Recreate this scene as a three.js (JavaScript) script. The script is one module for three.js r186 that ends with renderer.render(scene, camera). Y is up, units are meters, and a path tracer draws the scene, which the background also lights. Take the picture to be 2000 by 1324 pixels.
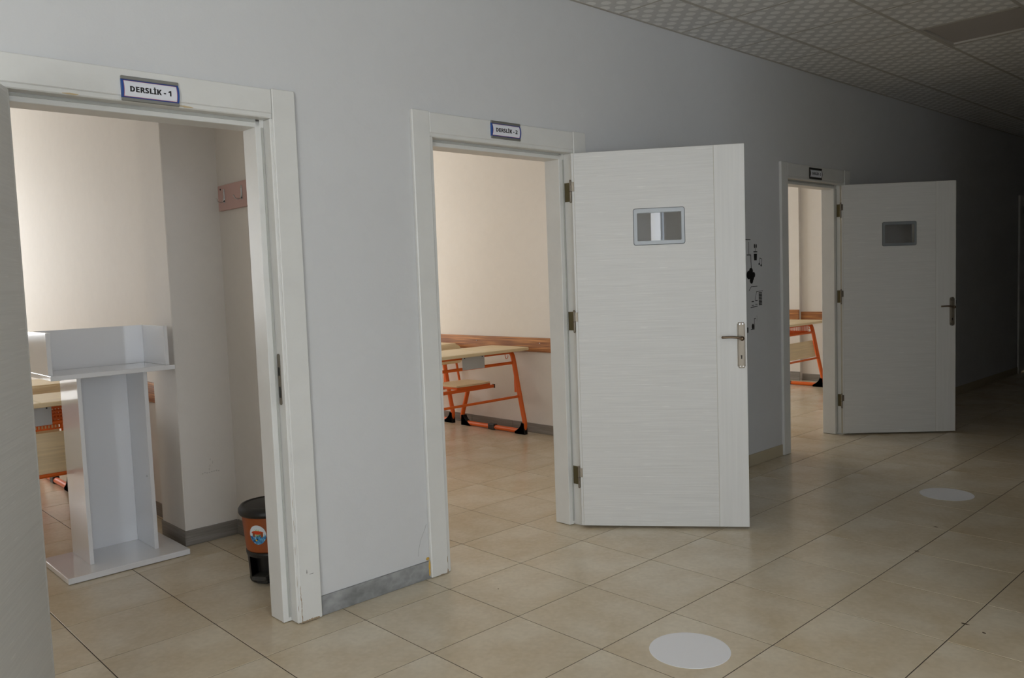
import * as THREE from 'three';
import { mergeGeometries } from 'three/addons/utils/BufferGeometryUtils.js';
import { RectAreaLightUniformsLib } from 'three/addons/lights/RectAreaLightUniformsLib.js';

// ------------------------------------------------------------------ camera, sky, lights, exposure
// World: x runs along the corridor wall (z = 0 is its corridor face), corridor at z > 0, classrooms at z < 0.
const scene = new THREE.Scene();
const camera = new THREE.PerspectiveCamera(44.844, 2000 / 1324, 0.05, 100);
camera.rotation.order = 'YXZ';
camera.position.set(-2.2616, 1.3959, 3.0498);
camera.rotation.set(-0.0735, -0.7564, -0.0362);
const renderer = new THREE.WebGLRenderer();
renderer.toneMapping = THREE.LinearToneMapping;
renderer.toneMappingExposure = 1.0;
renderer.shadowMap.enabled = true;
scene.background = new THREE.Color().setRGB(2.2, 2.6, 3.1);
RectAreaLightUniformsLib.init();
const DAY = new THREE.Color().setRGB(0.945, 0.97, 1.0), WARM_DAY = new THREE.Color().setRGB(1.0, 0.945, 0.87);   // hall faces the open sky, classrooms a sunlit yard
// daylight in each window opening: [x, y, z, width, height, direction the light travels (+1 / -1 along z), intensity]
const WINDOW_LIGHT = [
  ['lobby', -2.6, 1.5, 6.12, 2.0, 2.5, -1, 2.55],
  ['lobby', -5.66, 1.5, 6.12, 0.24, 2.5, -1, 4.5],
  ['lobby', -7.35, 1.5, 6.12, 1.9, 2.5, -1, 9.9],
  ['room', -2.2, 1.75, -6.42, 2.4, 1.5, 1, 4.7],
  ['room', 1.4, 1.75, -6.42, 1.9, 1.6, 1, 7.0],
  ['room', 5.3, 1.75, -6.42, 2.4, 1.5, 1, 6.5],
  ['room', 9.4, 1.75, -6.42, 1.6, 1.5, 1, 4],
];
for (const [kind, x, y, z, w, h, dir, power] of WINDOW_LIGHT) {
  const l = new THREE.RectAreaLight(kind === 'lobby' ? DAY : WARM_DAY, power, w, h);
  l.position.set(x, y, z);
  l.lookAt(x, y, z + dir);
  scene.add(l);
}

// ------------------------------------------------------------------ helpers
function mulberry(a) { return () => { a |= 0; a = a + 0x6D2B79F5 | 0; let t = Math.imul(a ^ a >>> 15, 1 | a); t = t + Math.imul(t ^ t >>> 7, 61 | t) ^ t; return ((t ^ t >>> 14) >>> 0) / 4294967296; }; }
const used = {};
function numbered(n) { const k = used[n] = (used[n] ?? -1) + 1; return k ? n + '_' + String(k).padStart(3, '0') : n; }
function shade(o) { o.castShadow = true; o.receiveShadow = true; return o; }
function thing(name, label, category, pos = [0, 0, 0], group) {
  const o = new THREE.Group(); o.name = numbered(name); scene.add(o); o.position.set(...pos);
  o.userData = { label, category }; if (group) o.userData.group = group; return o;
}
function setting(name, label, category) {
  const o = new THREE.Group(); o.name = name; scene.add(o); o.userData = { label, category, kind: 'structure' }; return o;
}
function part(name, geo, mat, parent, label) {
  const m = shade(new THREE.Mesh(Array.isArray(geo) ? merge(geo) : geo, mat)); m.name = name; if (label) m.userData.label = label; parent.add(m); return m;
}
function settingMesh(name, geo, mat, label, category) {
  const m = part(name, geo, mat, scene, label); m.userData.category = category; m.userData.kind = 'structure'; return m;
}
function merge(list) {
  return mergeGeometries(list.map((g) => { const n = g.index ? g.toNonIndexed() : g; for (const k of Object.keys(n.attributes)) if (!['position', 'normal', 'uv'].includes(k)) n.deleteAttribute(k); return n; }));
}
// box with chamfered edges, 44 triangles, uv in metres
function box(x0, x1, y0, y1, z0, z1, c = 0.002) {
  if (x0 > x1) [x0, x1] = [x1, x0]; if (y0 > y1) [y0, y1] = [y1, y0]; if (z0 > z1) [z0, z1] = [z1, z0];
  c = Math.min(c, (x1 - x0) * 0.45, (y1 - y0) * 0.45, (z1 - z0) * 0.45);
  const C = [(x0 + x1) / 2, (y0 + y1) / 2, (z0 + z1) / 2], H = [(x1 - x0) / 2, (y1 - y0) / 2, (z1 - z0) / 2];
  const pos = [], nor = [], uv = [];
  const vert = (s, a) => [0, 1, 2].map((k) => C[k] + s[k] * (H[k] - (k === a ? 0 : c)));
  const tri = (A, B, D) => {
    const e1 = new THREE.Vector3().subVectors(new THREE.Vector3(...B), new THREE.Vector3(...A)), e2 = new THREE.Vector3().subVectors(new THREE.Vector3(...D), new THREE.Vector3(...A));
    const n = e1.cross(e2).normalize();
    const m = [0, 1, 2].map((k) => (A[k] + B[k] + D[k]) / 3 - C[k]);
    if (n.x * m[0] + n.y * m[1] + n.z * m[2] < 0) { [B, D] = [D, B]; n.negate(); }
    const ax = Math.abs(n.x) > Math.abs(n.y) && Math.abs(n.x) > Math.abs(n.z) ? 0 : Math.abs(n.y) > Math.abs(n.z) ? 1 : 2;
    for (const P of [A, B, D]) { pos.push(...P); nor.push(n.x, n.y, n.z); uv.push(ax === 0 ? P[2] : P[0], ax === 1 ? P[2] : P[1]); }
  };
  const quad = (a, b, d, e) => { tri(a, b, d); tri(a, d, e); };
  const S = [-1, 1];
  for (let a = 0; a < 3; a++) {
    const b = (a + 1) % 3, d = (a + 2) % 3;
    for (const s of S) { const f = (p, q) => { const v = []; v[a] = s; v[b] = p; v[d] = q; return vert(v, a); }; quad(f(-1, -1), f(1, -1), f(1, 1), f(-1, 1)); }
    for (const p of S) for (const q of S) { const f = (e, ax) => { const v = []; v[a] = e; v[b] = p; v[d] = q; return vert(v, ax); }; quad(f(-1, b), f(1, b), f(1, d), f(-1, d)); }
  }
  for (const p of S) for (const q of S) for (const r of S) tri(vert([p, q, r], 0), vert([p, q, r], 1), vert([p, q, r], 2));
  const g = new THREE.BufferGeometry();
  g.setAttribute('position', new THREE.Float32BufferAttribute(pos, 3)); g.setAttribute('normal', new THREE.Float32BufferAttribute(nor, 3)); g.setAttribute('uv', new THREE.Float32BufferAttribute(uv, 2));
  return g;
}
function tube(points, r, seg = 32, rad = 10, tension = 0.5) {
  const c = new THREE.CatmullRomCurve3(points.map((p) => new THREE.Vector3(...p)), false, 'catmullrom', tension);
  return new THREE.TubeGeometry(c, seg, r, rad, false);
}
// straight round bar with closed ends
function bar(a, b, r, rad = 12) {
  const A = new THREE.Vector3(...a), B = new THREE.Vector3(...b), d = new THREE.Vector3().subVectors(B, A), len = d.length();
  const g = new THREE.CylinderGeometry(r, r, len, rad);
  g.applyQuaternion(new THREE.Quaternion().setFromUnitVectors(new THREE.Vector3(0, 1, 0), d.normalize()));
  g.translate((a[0] + b[0]) / 2, (a[1] + b[1]) / 2, (a[2] + b[2]) / 2); return g;
}
function roundRect(x0, x1, y0, y1, r, S = THREE.Shape) {
  const s = new S(); s.moveTo(x0 + r, y0); s.lineTo(x1 - r, y0); s.quadraticCurveTo(x1, y0, x1, y0 + r); s.lineTo(x1, y1 - r); s.quadraticCurveTo(x1, y1, x1 - r, y1);
  s.lineTo(x0 + r, y1); s.quadraticCurveTo(x0, y1, x0, y1 - r); s.lineTo(x0, y0 + r); s.quadraticCurveTo(x0, y0, x0 + r, y0); return s;
}
function slab(shape, z0, z1, bevel = 0.001, segs = 1) {   // extrude a shape from z0 to z1
  const g = new THREE.ExtrudeGeometry(shape, { depth: z1 - z0 - 2 * bevel, bevelEnabled: bevel > 0, bevelThickness: bevel, bevelSize: bevel, bevelOffset: -bevel, bevelSegments: segs, curveSegments: 10 });
  g.translate(0, 0, z0 + bevel); return g;
}

// ------------------------------------------------------------------ procedural textures
function noiseTable(n, seed) { const r = mulberry(seed), t = new Float32Array(n * n); for (let i = 0; i < t.length; i++) t[i] = r(); return t; }
const NT = noiseTable(256, 7);
function vnoise(x, y, px, py) {   // value noise, period px, py
  const xi = Math.floor(x), yi = Math.floor(y), fx = x - xi, fy = y - yi, sx = fx * fx * (3 - 2 * fx), sy = fy * fy * (3 - 2 * fy);
  const at = (a, b) => NT[(((b % py) + py) % py % 256) * 256 + ((a % px) + px) % px % 256];
  const a = at(xi, yi), b = at(xi + 1, yi), c = at(xi, yi + 1), d = at(xi + 1, yi + 1);
  return a + (b - a) * sx + (c - a) * sy + (a - b - c + d) * sx * sy;
}
function fbm(u, v, fx, fy, oct) { let s = 0, a = 0.5, t = 0; for (let o = 0; o < oct; o++) { s += a * vnoise(u * fx + o * 17, v * fy + o * 31, fx, fy); t += a; a *= 0.5; fx *= 2; fy *= 2; } return s / t; }
function texture(w, h, f, color, metresU, metresV) {
  const d = new Uint8Array(w * h * 4);
  for (let y = 0; y < h; y++) for (let x = 0; x < w; x++) {
    const c = f(x / w, y / h), i = (y * w + x) * 4;
    for (let k = 0; k < 3; k++) d[i + k] = Math.max(0, Math.min(255, Math.round(Array.isArray(c) ? c[k] : c * 255)));
    d[i + 3] = 255;
  }
  const t = new THREE.DataTexture(d, w, h); t.wrapS = t.wrapT = THREE.RepeatWrapping; t.magFilter = THREE.LinearFilter; t.minFilter = THREE.LinearMipmapLinearFilter; t.generateMipmaps = true;
  if (color) t.colorSpace = THREE.SRGBColorSpace; t.repeat.set(1 / metresU, 1 / metresV); t.needsUpdate = true; return t;
}
const mixc = (a, b, t) => a.map((v, i) => v + (b[i] - v) * t);
const M = (o) => new THREE.MeshStandardMaterial(o);
const rollerBump = texture(256, 256, (u, v) => fbm(u, v, 64, 64, 2) * 0.7 + fbm(u, v, 8, 8, 2) * 0.3, false, 0.4, 0.4);
const paintMap = texture(512, 512, (u, v) => { const n = fbm(u, v, 6, 6, 5), s = fbm(u + 0.3, v, 40, 40, 3); const k = (n - 0.5) * 3 + (s - 0.5) * 2; return [208 + k, 208 + k, 207 + k]; }, true, 2.3, 2.3);
const paint = M({ map: paintMap, bumpMap: rollerBump, bumpScale: 0.0003, roughness: 0.75 });
const roomPaintMap = texture(512, 512, (u, v) => { const n = fbm(u, v, 6, 6, 5), s = fbm(u + 0.3, v, 40, 40, 3); const k = (n - 0.5) * 3 + (s - 0.5) * 3; return [227 + k, 221 + k, 213 + k]; }, true, 2.3, 2.3);
const roomPaint = M({ map: roomPaintMap, bumpMap: rollerBump, bumpScale: 0.0003, roughness: 0.7 });
const ceilPaint = M({ color: 0xe6e4df, roughness: 0.9 });
// white lacquered frames and doors
const lacquerMap = texture(256, 256, (u, v) => { const k = (fbm(u, v, 8, 8, 4) - 0.5) * 8; return [219 + k, 218 + k, 213 + k]; }, true, 0.7, 0.7);
const lacquer = M({ map: lacquerMap, roughness: 0.38 });
const ribBump = texture(512, 1024, (u, v) => { const a = fbm(u, v, 3, 120, 1), b = fbm(u + 0.5, v, 6, 240, 1); return a * 0.5 + b * 0.5; }, false, 0.75, 0.75);
const ribMap = texture(512, 1024, (u, v) => { const a = fbm(u, v, 3, 120, 1), b = fbm(u + 0.5, v, 6, 240, 1), k = (a - 0.5) * 5 + (b - 0.5) * 5 + Math.max(0, fbm(u * 1 + 0.37, v, 7, 300, 1) - 0.86) * 110; return [215 + k, 214 + k, 210 + k]; }, true, 0.75, 0.75);
const ribbed = M({ map: ribMap, bumpMap: ribBump, bumpScale: 0.00035, roughness: 0.42 });
const stileMap = texture(256, 256, (u, v) => { const k = (fbm(u, v, 40, 3, 3) - 0.5) * 8; return [217 + k, 216 + k, 212 + k]; }, true, 0.4, 1.2);
const stileMat = M({ map: stileMap, roughness: 0.4 });
const edgeBand = M({ color: 0xc9c4b4, roughness: 0.55 });
const seal = M({ color: 0xb2b2ab, roughness: 0.8 });
const nickel = M({ color: 0x7f776b, roughness: 0.42, metalness: 0.9 });
const bronze = M({ color: 0x766654, roughness: 0.35, metalness: 0.9 });
const brassPlate = M({ color: 0x736a4e, roughness: 0.42, metalness: 0.9 });
const chrome = M({ color: 0xc8c8c8, roughness: 0.18, metalness: 1 });
const black = M({ color: 0x16150f, roughness: 0.6 });
const blackPlastic = M({ color: 0x1d1c1b, roughness: 0.45 });
const visionGrey = M({ color: 0xb9bfc4, roughness: 0.4 });
const visionDark = M({ color: 0x7f8487, roughness: 0.4 });
const gasket = M({ color: 0x3b3f41, roughness: 0.7 });
const glass = new THREE.MeshPhysicalMaterial({ color: 0xffffff, roughness: 0.0, transmission: 1, thickness: 0, ior: 1.52 });
const aluminium = M({ color: 0x8d8d88, roughness: 0.45, metalness: 0.6 });
const orange = M({ color: new THREE.Color().setRGB(0.78, 0.135, 0.006), roughness: 0.38 });
const deskMap = texture(256, 256, (u, v) => { const g = fbm(u, v, 3, 60, 3), k = (g - 0.5) * 26; return [236 + k, 214 + k, 172 + k * 0.9]; }, true, 0.8, 0.5);
const deskTop = M({ map: deskMap, roughness: 0.35 });
const deskEdge = M({ color: 0xe2cf9e, roughness: 0.45 });
const plateGrey = M({ color: 0xc2c5c6, roughness: 0.5 });
const gloss = new THREE.MeshPhysicalMaterial({ color: 0xf0f0f1, roughness: 0.12, clearcoat: 0.6, clearcoatRoughness: 0.05 });
const glossEdge = M({ color: 0xd4d2ce, roughness: 0.4 });
const woodMap = texture(512, 256, (u, v) => { const w = fbm(u, v, 2, 6, 4), s = fbm(u, v + w * 0.05, 4, 48, 3), k = Math.pow(Math.min(1, Math.max(0, s * 1.7 - 0.35)), 1.3); return mixc([122, 68, 28], [214, 150, 84], k); }, true, 0.9, 0.17);
const wood = M({ map: woodMap, roughness: 0.45 });
const marbleMap = texture(512, 256, (u, v) => { const n = fbm(u, v, 10, 8, 5), r = Math.abs(fbm(u + 0.2, v, 16, 10, 3) - 0.5) * 2, k = (n - 0.5) * 70 + (0.2 - r) * 26; return [143 + k, 144 + k, 143 + k]; }, true, 0.8, 0.4);
const marble = M({ map: marbleMap, roughness: 0.4 });
const slateMap = texture(512, 256, (u, v) => { const n = fbm(u, v, 4, 40, 4), k = (n - 0.5) * 50; return [132 + k, 126 + k, 119 + k]; }, true, 0.8, 0.3);
const slate = M({ map: slateMap, roughness: 0.5 });
const beigeBase = M({ color: 0xb5a98e, roughness: 0.4 });
const grout = M({ color: 0x4a4138, roughness: 0.95 });
const tileMats = [0, 1, 2, 3].map((k) => {
  const map = texture(256, 256, (u, v) => {
    const a = fbm(u + k * 0.23, v + k * 0.41, 3, 3, 4), b = fbm(u * 1 + 0.5 + k * 0.13, v, 4, 7, 4), c = fbm(u, v + k * 0.2, 60, 60, 2);
    const t = Math.max(0, Math.min(1, (a * 0.6 + b * 0.4 - 0.36) * 2.6));
    const col = mixc([223, 211, 188], [209, 191, 161], t); const f = (c - 0.5) * 12 + (k - 1.5) * 1.5; return col.map((x) => x + f);
  }, true, 0.9, 0.9);
  return M({ map, roughness: 0.24 });
});
const ceilTileMap = texture(512, 512, (u, v) => {
  // printed vinyl face: rows of pale ovals on a linen ground
  const N = 10, row = v * N, r = Math.floor(row), cx = u * 5 + (r % 2 ? 0.5 : 0), fx = cx - Math.floor(cx) - 0.5, fy = row - r - 0.5;
  const e = (fx / 0.25) ** 2 + (fy / 0.47) ** 2, s = Math.max(0, Math.min(1, (1.12 - e) * 5)), line = Math.sin((u * 1 + v * 0.35) * 900) * 1.5, n = (fbm(u, v, 64, 64, 2) - 0.5) * 10;
  const b = 220 + s * 28 + line + n; return [b, b - 1, b - 4];
}, true, 0.605, 0.59);
const ceilTile = M({ map: ceilTileMap, roughness: 0.85 });
const tBar = M({ color: 0xc0bbb2, roughness: 0.6 });
const pink = M({ color: 0xcaa69e, roughness: 0.5 });
const vinylWhite = M({ color: 0xf4f4f7, roughness: 0.5 });
const vinylBlack = M({ color: 0x0d0c0b, roughness: 0.6 });
const upvc = M({ color: 0xe9ebec, roughness: 0.35 });
const diffuser = M({ color: 0xbdb6b0, roughness: 0.55 });

// ------------------------------------------------------------------ structure
const H = 2.88, RH = 3.25, WT = -0.14;   // corridor ceiling, classroom ceiling, back face of the corridor wall
// door openings: outer casing, inner casing, rebate and clear edges along x
const DOORS = [
  { n: 1, L: [-1.74, -1.64, -1.60, -1.568], R: [-0.557, -0.657, -0.668, -0.703] },
  { n: 2, L: [0.027, 0.127, 0.148, 0.185], R: [1.209, 1.108, 1.092, 1.054] },
  { n: 3, L: [3.357, 3.457, 3.472, 3.505], R: [4.49, 4.39, 4.372, 4.33] },
  { n: 4, L: [9.14, 9.24, 9.255, 9.29], R: [10.32, 10.22, 10.205, 10.17] },
];
// corridor wall, with a core-thick opening for each frame
{
  const g = []; let x = -8.5; const gap = 0.045;
  for (const d of DOORS) { g.push(box(x, d.L[3] - gap, 0, RH, WT, 0, 0)); g.push(box(d.L[3] - gap, d.R[3] + gap, 2.085, RH, WT, 0, 0)); x = d.R[3] + gap; }
  g.push(box(x, 12.4, 0, RH, WT, 0, 0));
  settingMesh('wall_corridor', g, paint, 'long white painted wall with the row of classroom doors', 'wall');
}
// classroom partitions and back wall (with window openings)
const ZB = -6.5;
settingMesh('wall_room_east', [box(-0.264, -0.12, 0, RH, -1.5, WT, 0), box(-0.43, -0.12, 0, RH, ZB, -1.5, 0)], roomPaint, 'white side wall of the first classroom with the coat rack', 'wall');
settingMesh('wall_room_middle', [box(2.907, 3.1, 0, RH, ZB, WT, 0)], roomPaint, 'cream side wall behind the desks of the second classroom', 'wall');
settingMesh('wall_room_far', [box(7.352, 7.55, 0, RH, ZB, WT, 0), box(7.30, 7.36, 0, RH, -3.2, -1.885, 0)], roomPaint, 'cream side wall of the third classroom with a shallow step', 'wall');
settingMesh('wall_room_west', [box(-5.2, -5.0, 0, RH, ZB, WT, 0)], roomPaint, 'outer side wall of the first classroom', 'wall');
settingMesh('wall_room_outer', [box(12.2, 12.4, 0, RH, ZB, WT, 0)], roomPaint, 'outer side wall of the last classroom', 'wall');
settingMesh('pillar', [box(-0.563, -0.2, 0, RH, -1.73, -1.4, 0.004)], roomPaint, 'square white pillar on the side wall of the first classroom', 'pillar');
function wallWithWindows(name, z0, z1, x0, x1, h, wins, label) {
  const g = []; let x = x0;
  for (const [cx, cy, w, hh] of wins) { g.push(box(x, cx - w / 2, 0, h, z0, z1, 0)); g.push(box(cx - w / 2, cx + w / 2, 0, cy - hh / 2, z0, z1, 0), box(cx - w / 2, cx + w / 2, cy + hh / 2, h, z0, z1, 0)); x = cx + w / 2; }
  g.push(box(x, x1, 0, h, z0, z1, 0)); settingMesh(name, g, z0 < 0 ? roomPaint : paint, label, 'wall');
}
const back = WINDOW_LIGHT.filter((w) => w[0] === 'room').map((w) => [w[1], w[2], w[4] + 0.1, w[5] + 0.1]);
wallWithWindows('wall_north', ZB - 0.2, ZB, -5.2, 12.4, RH, back, 'outside wall of the classrooms with their windows');
const front = WINDOW_LIGHT.filter((w) => w[0] === 'lobby').map((w) => [w[1], w[2], w[4] + 0.1, w[5] + 0.1]).sort((a, b) => a[0] - b[0]);
wallWithWindows('wall_south', 6.2, 6.4, -8.5, 1.0, H + 0.3, front, 'outside wall of the entrance hall behind the photographer, with windows');
settingMesh('wall_hall_end', [box(-8.7, -8.5, 0, H + 0.3, WT, 6.4, 0)], paint, 'end wall of the entrance hall', 'wall');
settingMesh('wall_corridor_opposite', [box(0.8, 12.4, 0, H + 0.3, 2.62, 2.8, 0), box(0.8, 1.0, 0, H + 0.3, 2.8, 6.2, 0)], paint, 'corridor wall facing the classroom doors, ending at the hall', 'wall');
settingMesh('wall_corridor_end', [box(12.2, 12.4, 0, H + 0.3, 0, 2.62, 0)], paint, 'dark end wall of the corridor', 'wall');
settingMesh('ceiling_classrooms', [box(-5.2, 12.4, RH, RH + 0.15, ZB - 0.2, 0, 0)], ceilPaint, 'plain white classroom ceilings', 'ceiling');

// windows: frame, mullion and panes; the daylight stands just inside
WINDOW_LIGHT.forEach(([kind, x, y, z, w, h, dir], k) => {
  const o = setting('window_' + (k + 1), ['wide hall window right of the narrow one', 'narrow upright hall window, seen mirrored in the open door', 'widest hall window at the far end', 'window of the first classroom', 'window of the second classroom', 'window of the third classroom', 'window of the last classroom'][k], 'window');
  const W = w / 2 + 0.05, Hh = h / 2 + 0.05, zc = z - dir * 0.1;
  part('window_frame', [box(x - W, x - W + 0.05, y - Hh, y + Hh, zc - 0.03, zc + 0.03), box(x + W - 0.05, x + W, y - Hh, y + Hh, zc - 0.03, zc + 0.03), box(x - W, x + W, y - Hh, y - Hh + 0.05, zc - 0.03, zc + 0.03), box(x - W, x + W, y + Hh - 0.05, y + Hh, zc - 0.03, zc + 0.03)], upvc, o);
  const n = w > 1 ? 2 : 1;
  for (let i = 0; i < n; i++) {
    const a = x - W + 0.05 + i * (2 * W - 0.1) / n, b = x - W + 0.05 + (i + 1) * (2 * W - 0.1) / n;
    part('pane', box(a, b, y - Hh + 0.05, y + Hh - 0.05, zc - 0.003, zc + 0.003, 0), glass, o);
    if (i) part('mullion', box(a - 0.03, a + 0.03, y - Hh, y + Hh, zc - 0.03, zc + 0.03), upvc, o);
  }
  part('window_sill', box(x - W - 0.05, x + W + 0.05, y - Hh - 0.03, y - Hh, z - dir * 0.08 - 0.08, z - dir * 0.08 + 0.12), upvc, o);
});

// ------------------------------------------------------------------ floor tiles
{
  const floor = setting('floor', 'beige glazed square floor tiles running from the corridor into the classrooms', 'floor');
  part('grout', box(-8.6, 12.4, -0.15, -0.0015, ZB - 0.1, 6.3, 0), grout, floor);
  const S = 0.45, G = 0.0021, Z0 = 0.1804;
  const variants = [0, 1, 2, 3].map(() => null);
  camera.updateMatrixWorld(); camera.updateProjectionMatrix();
  const P = (x, z) => new THREE.Vector3(x, 0, z).project(camera);
  const seesRoom = (x, z) => { const t = (0 - 3.05) / (z - 3.05), cx = -2.2616 + t * (x + 2.2616); return DOORS.slice(0, 3).some((d) => cx > d.L[3] - 0.3 && cx < d.R[3] + 0.3); };
  const cells = [];
  for (let i = -19; i < 28; i++) for (let j = -15; j < 14; j++) {
    const x = i * S, z = Z0 + j * S; if (x + S < -8.5 || x > 12.2 || z + S < ZB || z > 6.2) continue;
    if (z > 2.62 && x > 0.8) continue;
    const q = [[x, z], [x + S, z], [x + S, z + S], [x, z + S]].map(([a, b]) => P(a, b));
    const inFrame = q.some((p) => Math.abs(p.x) < 1.05 && Math.abs(p.y) < 1.1 && p.z < 1);
    let area = 0; for (let k = 0; k < 4; k++) { const a = q[k], b = q[(k + 1) % 4]; area += a.x * b.y - b.x * a.y; }
    cells.push({ i, j, x, z, area: inFrame && (z > -S || seesRoom(x + S / 2, z + S / 2)) ? Math.abs(area) : 0 });
  }
  cells.sort((a, b) => b.area - a.area);
  const rest = [];
  cells.forEach((c, k) => {
    const v = (((c.i * 7 + c.j * 13) % 4) + 4) % 4, fx = c.x + S / 2, fz = c.z + S / 2;
    if (k < 290 && c.area > 0) {
      const key = v; variants[key] ??= box(-S / 2 + G, S / 2 - G, -0.009, 0, -S / 2 + G, S / 2 - G, 0.0009);
      const t = part(numbered('floor_tile'), variants[key], tileMats[v], floor); t.position.set(fx, 0, fz); t.rotation.y = ((((c.i * 3 + c.j * 5) % 4) + 4) % 4) * Math.PI / 2;
    } else rest.push(box(c.x + G, c.x + S - G, -0.009, 0, c.z + G, c.z + S - G, 0.0009));
  });
  const r = part('remaining_tiles', rest, tileMats[1], floor); r.userData.kind = 'stuff';
}

// ------------------------------------------------------------------ suspended ceiling
const CX = 3.355, CZ = 0.375, CS = 0.605, CW = 0.59;
{
  const ceil = setting('ceiling', 'suspended ceiling of square patterned tiles in a metal grid', 'ceiling');
  const bars = [], tileG = box(-CS / 2 + 0.008, CS / 2 - 0.008, H, H + 0.012, -CW / 2 + 0.008, CW / 2 - 0.008, 0.002);
  const x1 = 12.2, zmax = (x) => (x > 0.8 ? 2.62 : 6.2);
  const rest = [];
  for (let i = -20; i < 15; i++) for (let j = -1; j < 10; j++) {
    let a = CX + i * CS, b = a + CS, c = CZ + j * CW, d = c + CW; if (b < -8.5 || a > x1) continue; c = Math.max(c, 0); d = Math.min(d, zmax((a + b) / 2)); if (d - c < 0.03) continue;
    if (i === 0 && j === 1) continue;   // the light fitting
    const seen = a > 0.6 && a < 9 && d < 2.7;
    if (seen && d - c > CW - 0.001) { const t = part(numbered('ceiling_tile'), tileG, ceilTile, ceil); t.position.set((a + b) / 2, ((i * 5 + j * 3) & 3) * 0.0006, (c + d) / 2); }
    else if (seen) part(numbered('ceiling_tile'), box(a + 0.008, b - 0.008, H, H + 0.012, c + 0.004, d - 0.006, 0.002), ceilTile, ceil, 'cut tile along the wall');
    else rest.push(box(a + 0.008, b - 0.008, H, H + 0.012, c + 0.004, d - 0.006, 0.002));
  }
  const r = part('remaining_ceiling_tiles', rest, ceilTile, ceil); r.userData.kind = 'stuff';
  for (let j = 0; j < 10; j++) { const z = CZ + j * CW; part('grid_runner', box(z > 2.6 ? -8.5 : -8.5, z > 2.6 ? 0.8 : 12.2, H - 0.001, H + 0.03, z - 0.011, z + 0.011, 0.001), tBar, ceil); }
  for (let i = -19; i < 15; i++) { const x = CX + i * CS; part('grid_cross_bar', box(x - 0.009, x + 0.009, H + 0.0005, H + 0.03, 0, zmax(x), 0.001), tBar, ceil); }
  part('wall_angle', box(-8.5, 12.2, H - 0.002, H + 0.02, 0.001, 0.018, 0.001), tBar, ceil);
  part('slab', box(-8.6, 12.4, H + 0.3, H + 0.45, WT, 6.4, 0), ceilPaint, ceil, 'concrete slab above the grid');
}
{
  const l = thing('ceiling_light', 'switched-off square light panel set in the corridor ceiling grid', 'light', [CX + CS / 2, H, CZ + 1.5 * CW]);
  part('housing', [box(-0.29, 0.29, 0.0, 0.05, -0.285, -0.265), box(-0.29, 0.29, 0.0, 0.05, 0.265, 0.285), box(-0.29, -0.27, 0, 0.05, -0.285, 0.285), box(0.27, 0.29, 0, 0.05, -0.285, 0.285), box(-0.29, 0.29, 0.05, 0.06, -0.285, 0.285)], tBar, l);
  part('diffuser', box(-0.27, 0.27, 0.012, 0.018, -0.265, 0.265), diffuser, l);
}

// ------------------------------------------------------------------ door frames
const TOP = 2.178, HEAD_IN = 2.08, HEAD_REB = 2.062, HEAD_CLEAR = 2.032;
for (const d of DOORS) {
  const t = setting('trim_' + d.n, ['white lacquered door frame of the first classroom, chipped at the foot', 'white lacquered door frame of the second classroom', 'white lacquered door frame of the third classroom', 'dark door frame at the far end of the corridor'][d.n - 1], 'door frame');
  for (const [s, e] of [[1, d.L], [-1, d.R]]) {
    part('casing', box(e[0], e[1], 0.003, TOP, 0, 0.02, 0.0035), lacquer, t);
    part('rebate', box(e[1] - s * 0.006, e[2], 0.003, HEAD_REB, -0.046, 0.012, 0.004), lacquer, t);
    part('jamb', box(e[3] - s * 0.044, e[3], 0.003, HEAD_CLEAR + 0.04, WT - 0.012, -0.044, 0.002), lacquer, t);
    part('inner_casing', box(e[3] - s * 0.1, e[3] - s * 0.006, 0.003, TOP - 0.02, WT - 0.014, WT, 0.002), lacquer, t);
    part('seal', box(e[2] + s * 0.002, e[2] + s * 0.012, 0.02, HEAD_CLEAR, -0.047, -0.041, 0.001), seal, t, 'grey rubber seal');
  }
  part('head_casing', box(d.L[1] + 0.0012, d.R[1] - 0.0012, HEAD_IN, TOP - 0.004, 0, 0.0185, 0.003), lacquer, t);
  part('head_rebate', box(d.L[1], d.R[1], HEAD_REB, HEAD_IN + 0.006, -0.046, 0.012, 0.004), lacquer, t);
  part('head_jamb', box(d.L[3] - 0.02, d.R[3] + 0.02, HEAD_CLEAR, HEAD_CLEAR + 0.045, WT - 0.012, -0.044, 0.002), lacquer, t);
  part('head_seal', box(d.L[3], d.R[3], HEAD_REB - 0.012, HEAD_REB - 0.002, -0.047, -0.041, 0.001), seal, t, 'grey rubber seal');
  if (d.n === 1) {
    const x = -0.699;
    part('strike_plate', slab(roundRect(-0.011, 0.011, -0.105, 0.105, 0.0105), 0, 0.002, 0.0004).rotateY(-Math.PI / 2).translate(-0.669, 1.02, -0.024), nickel, t, 'long nickel strike plate with two slots');
    part('latch_slot', box(-0.6722, -0.6705, 1.035, 1.07, -0.031, -0.017, 0.0005), black, t);
    part('bolt_slot', box(-0.6722, -0.6705, 0.945, 0.99, -0.031, -0.017, 0.0005), black, t);
  }
}

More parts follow.
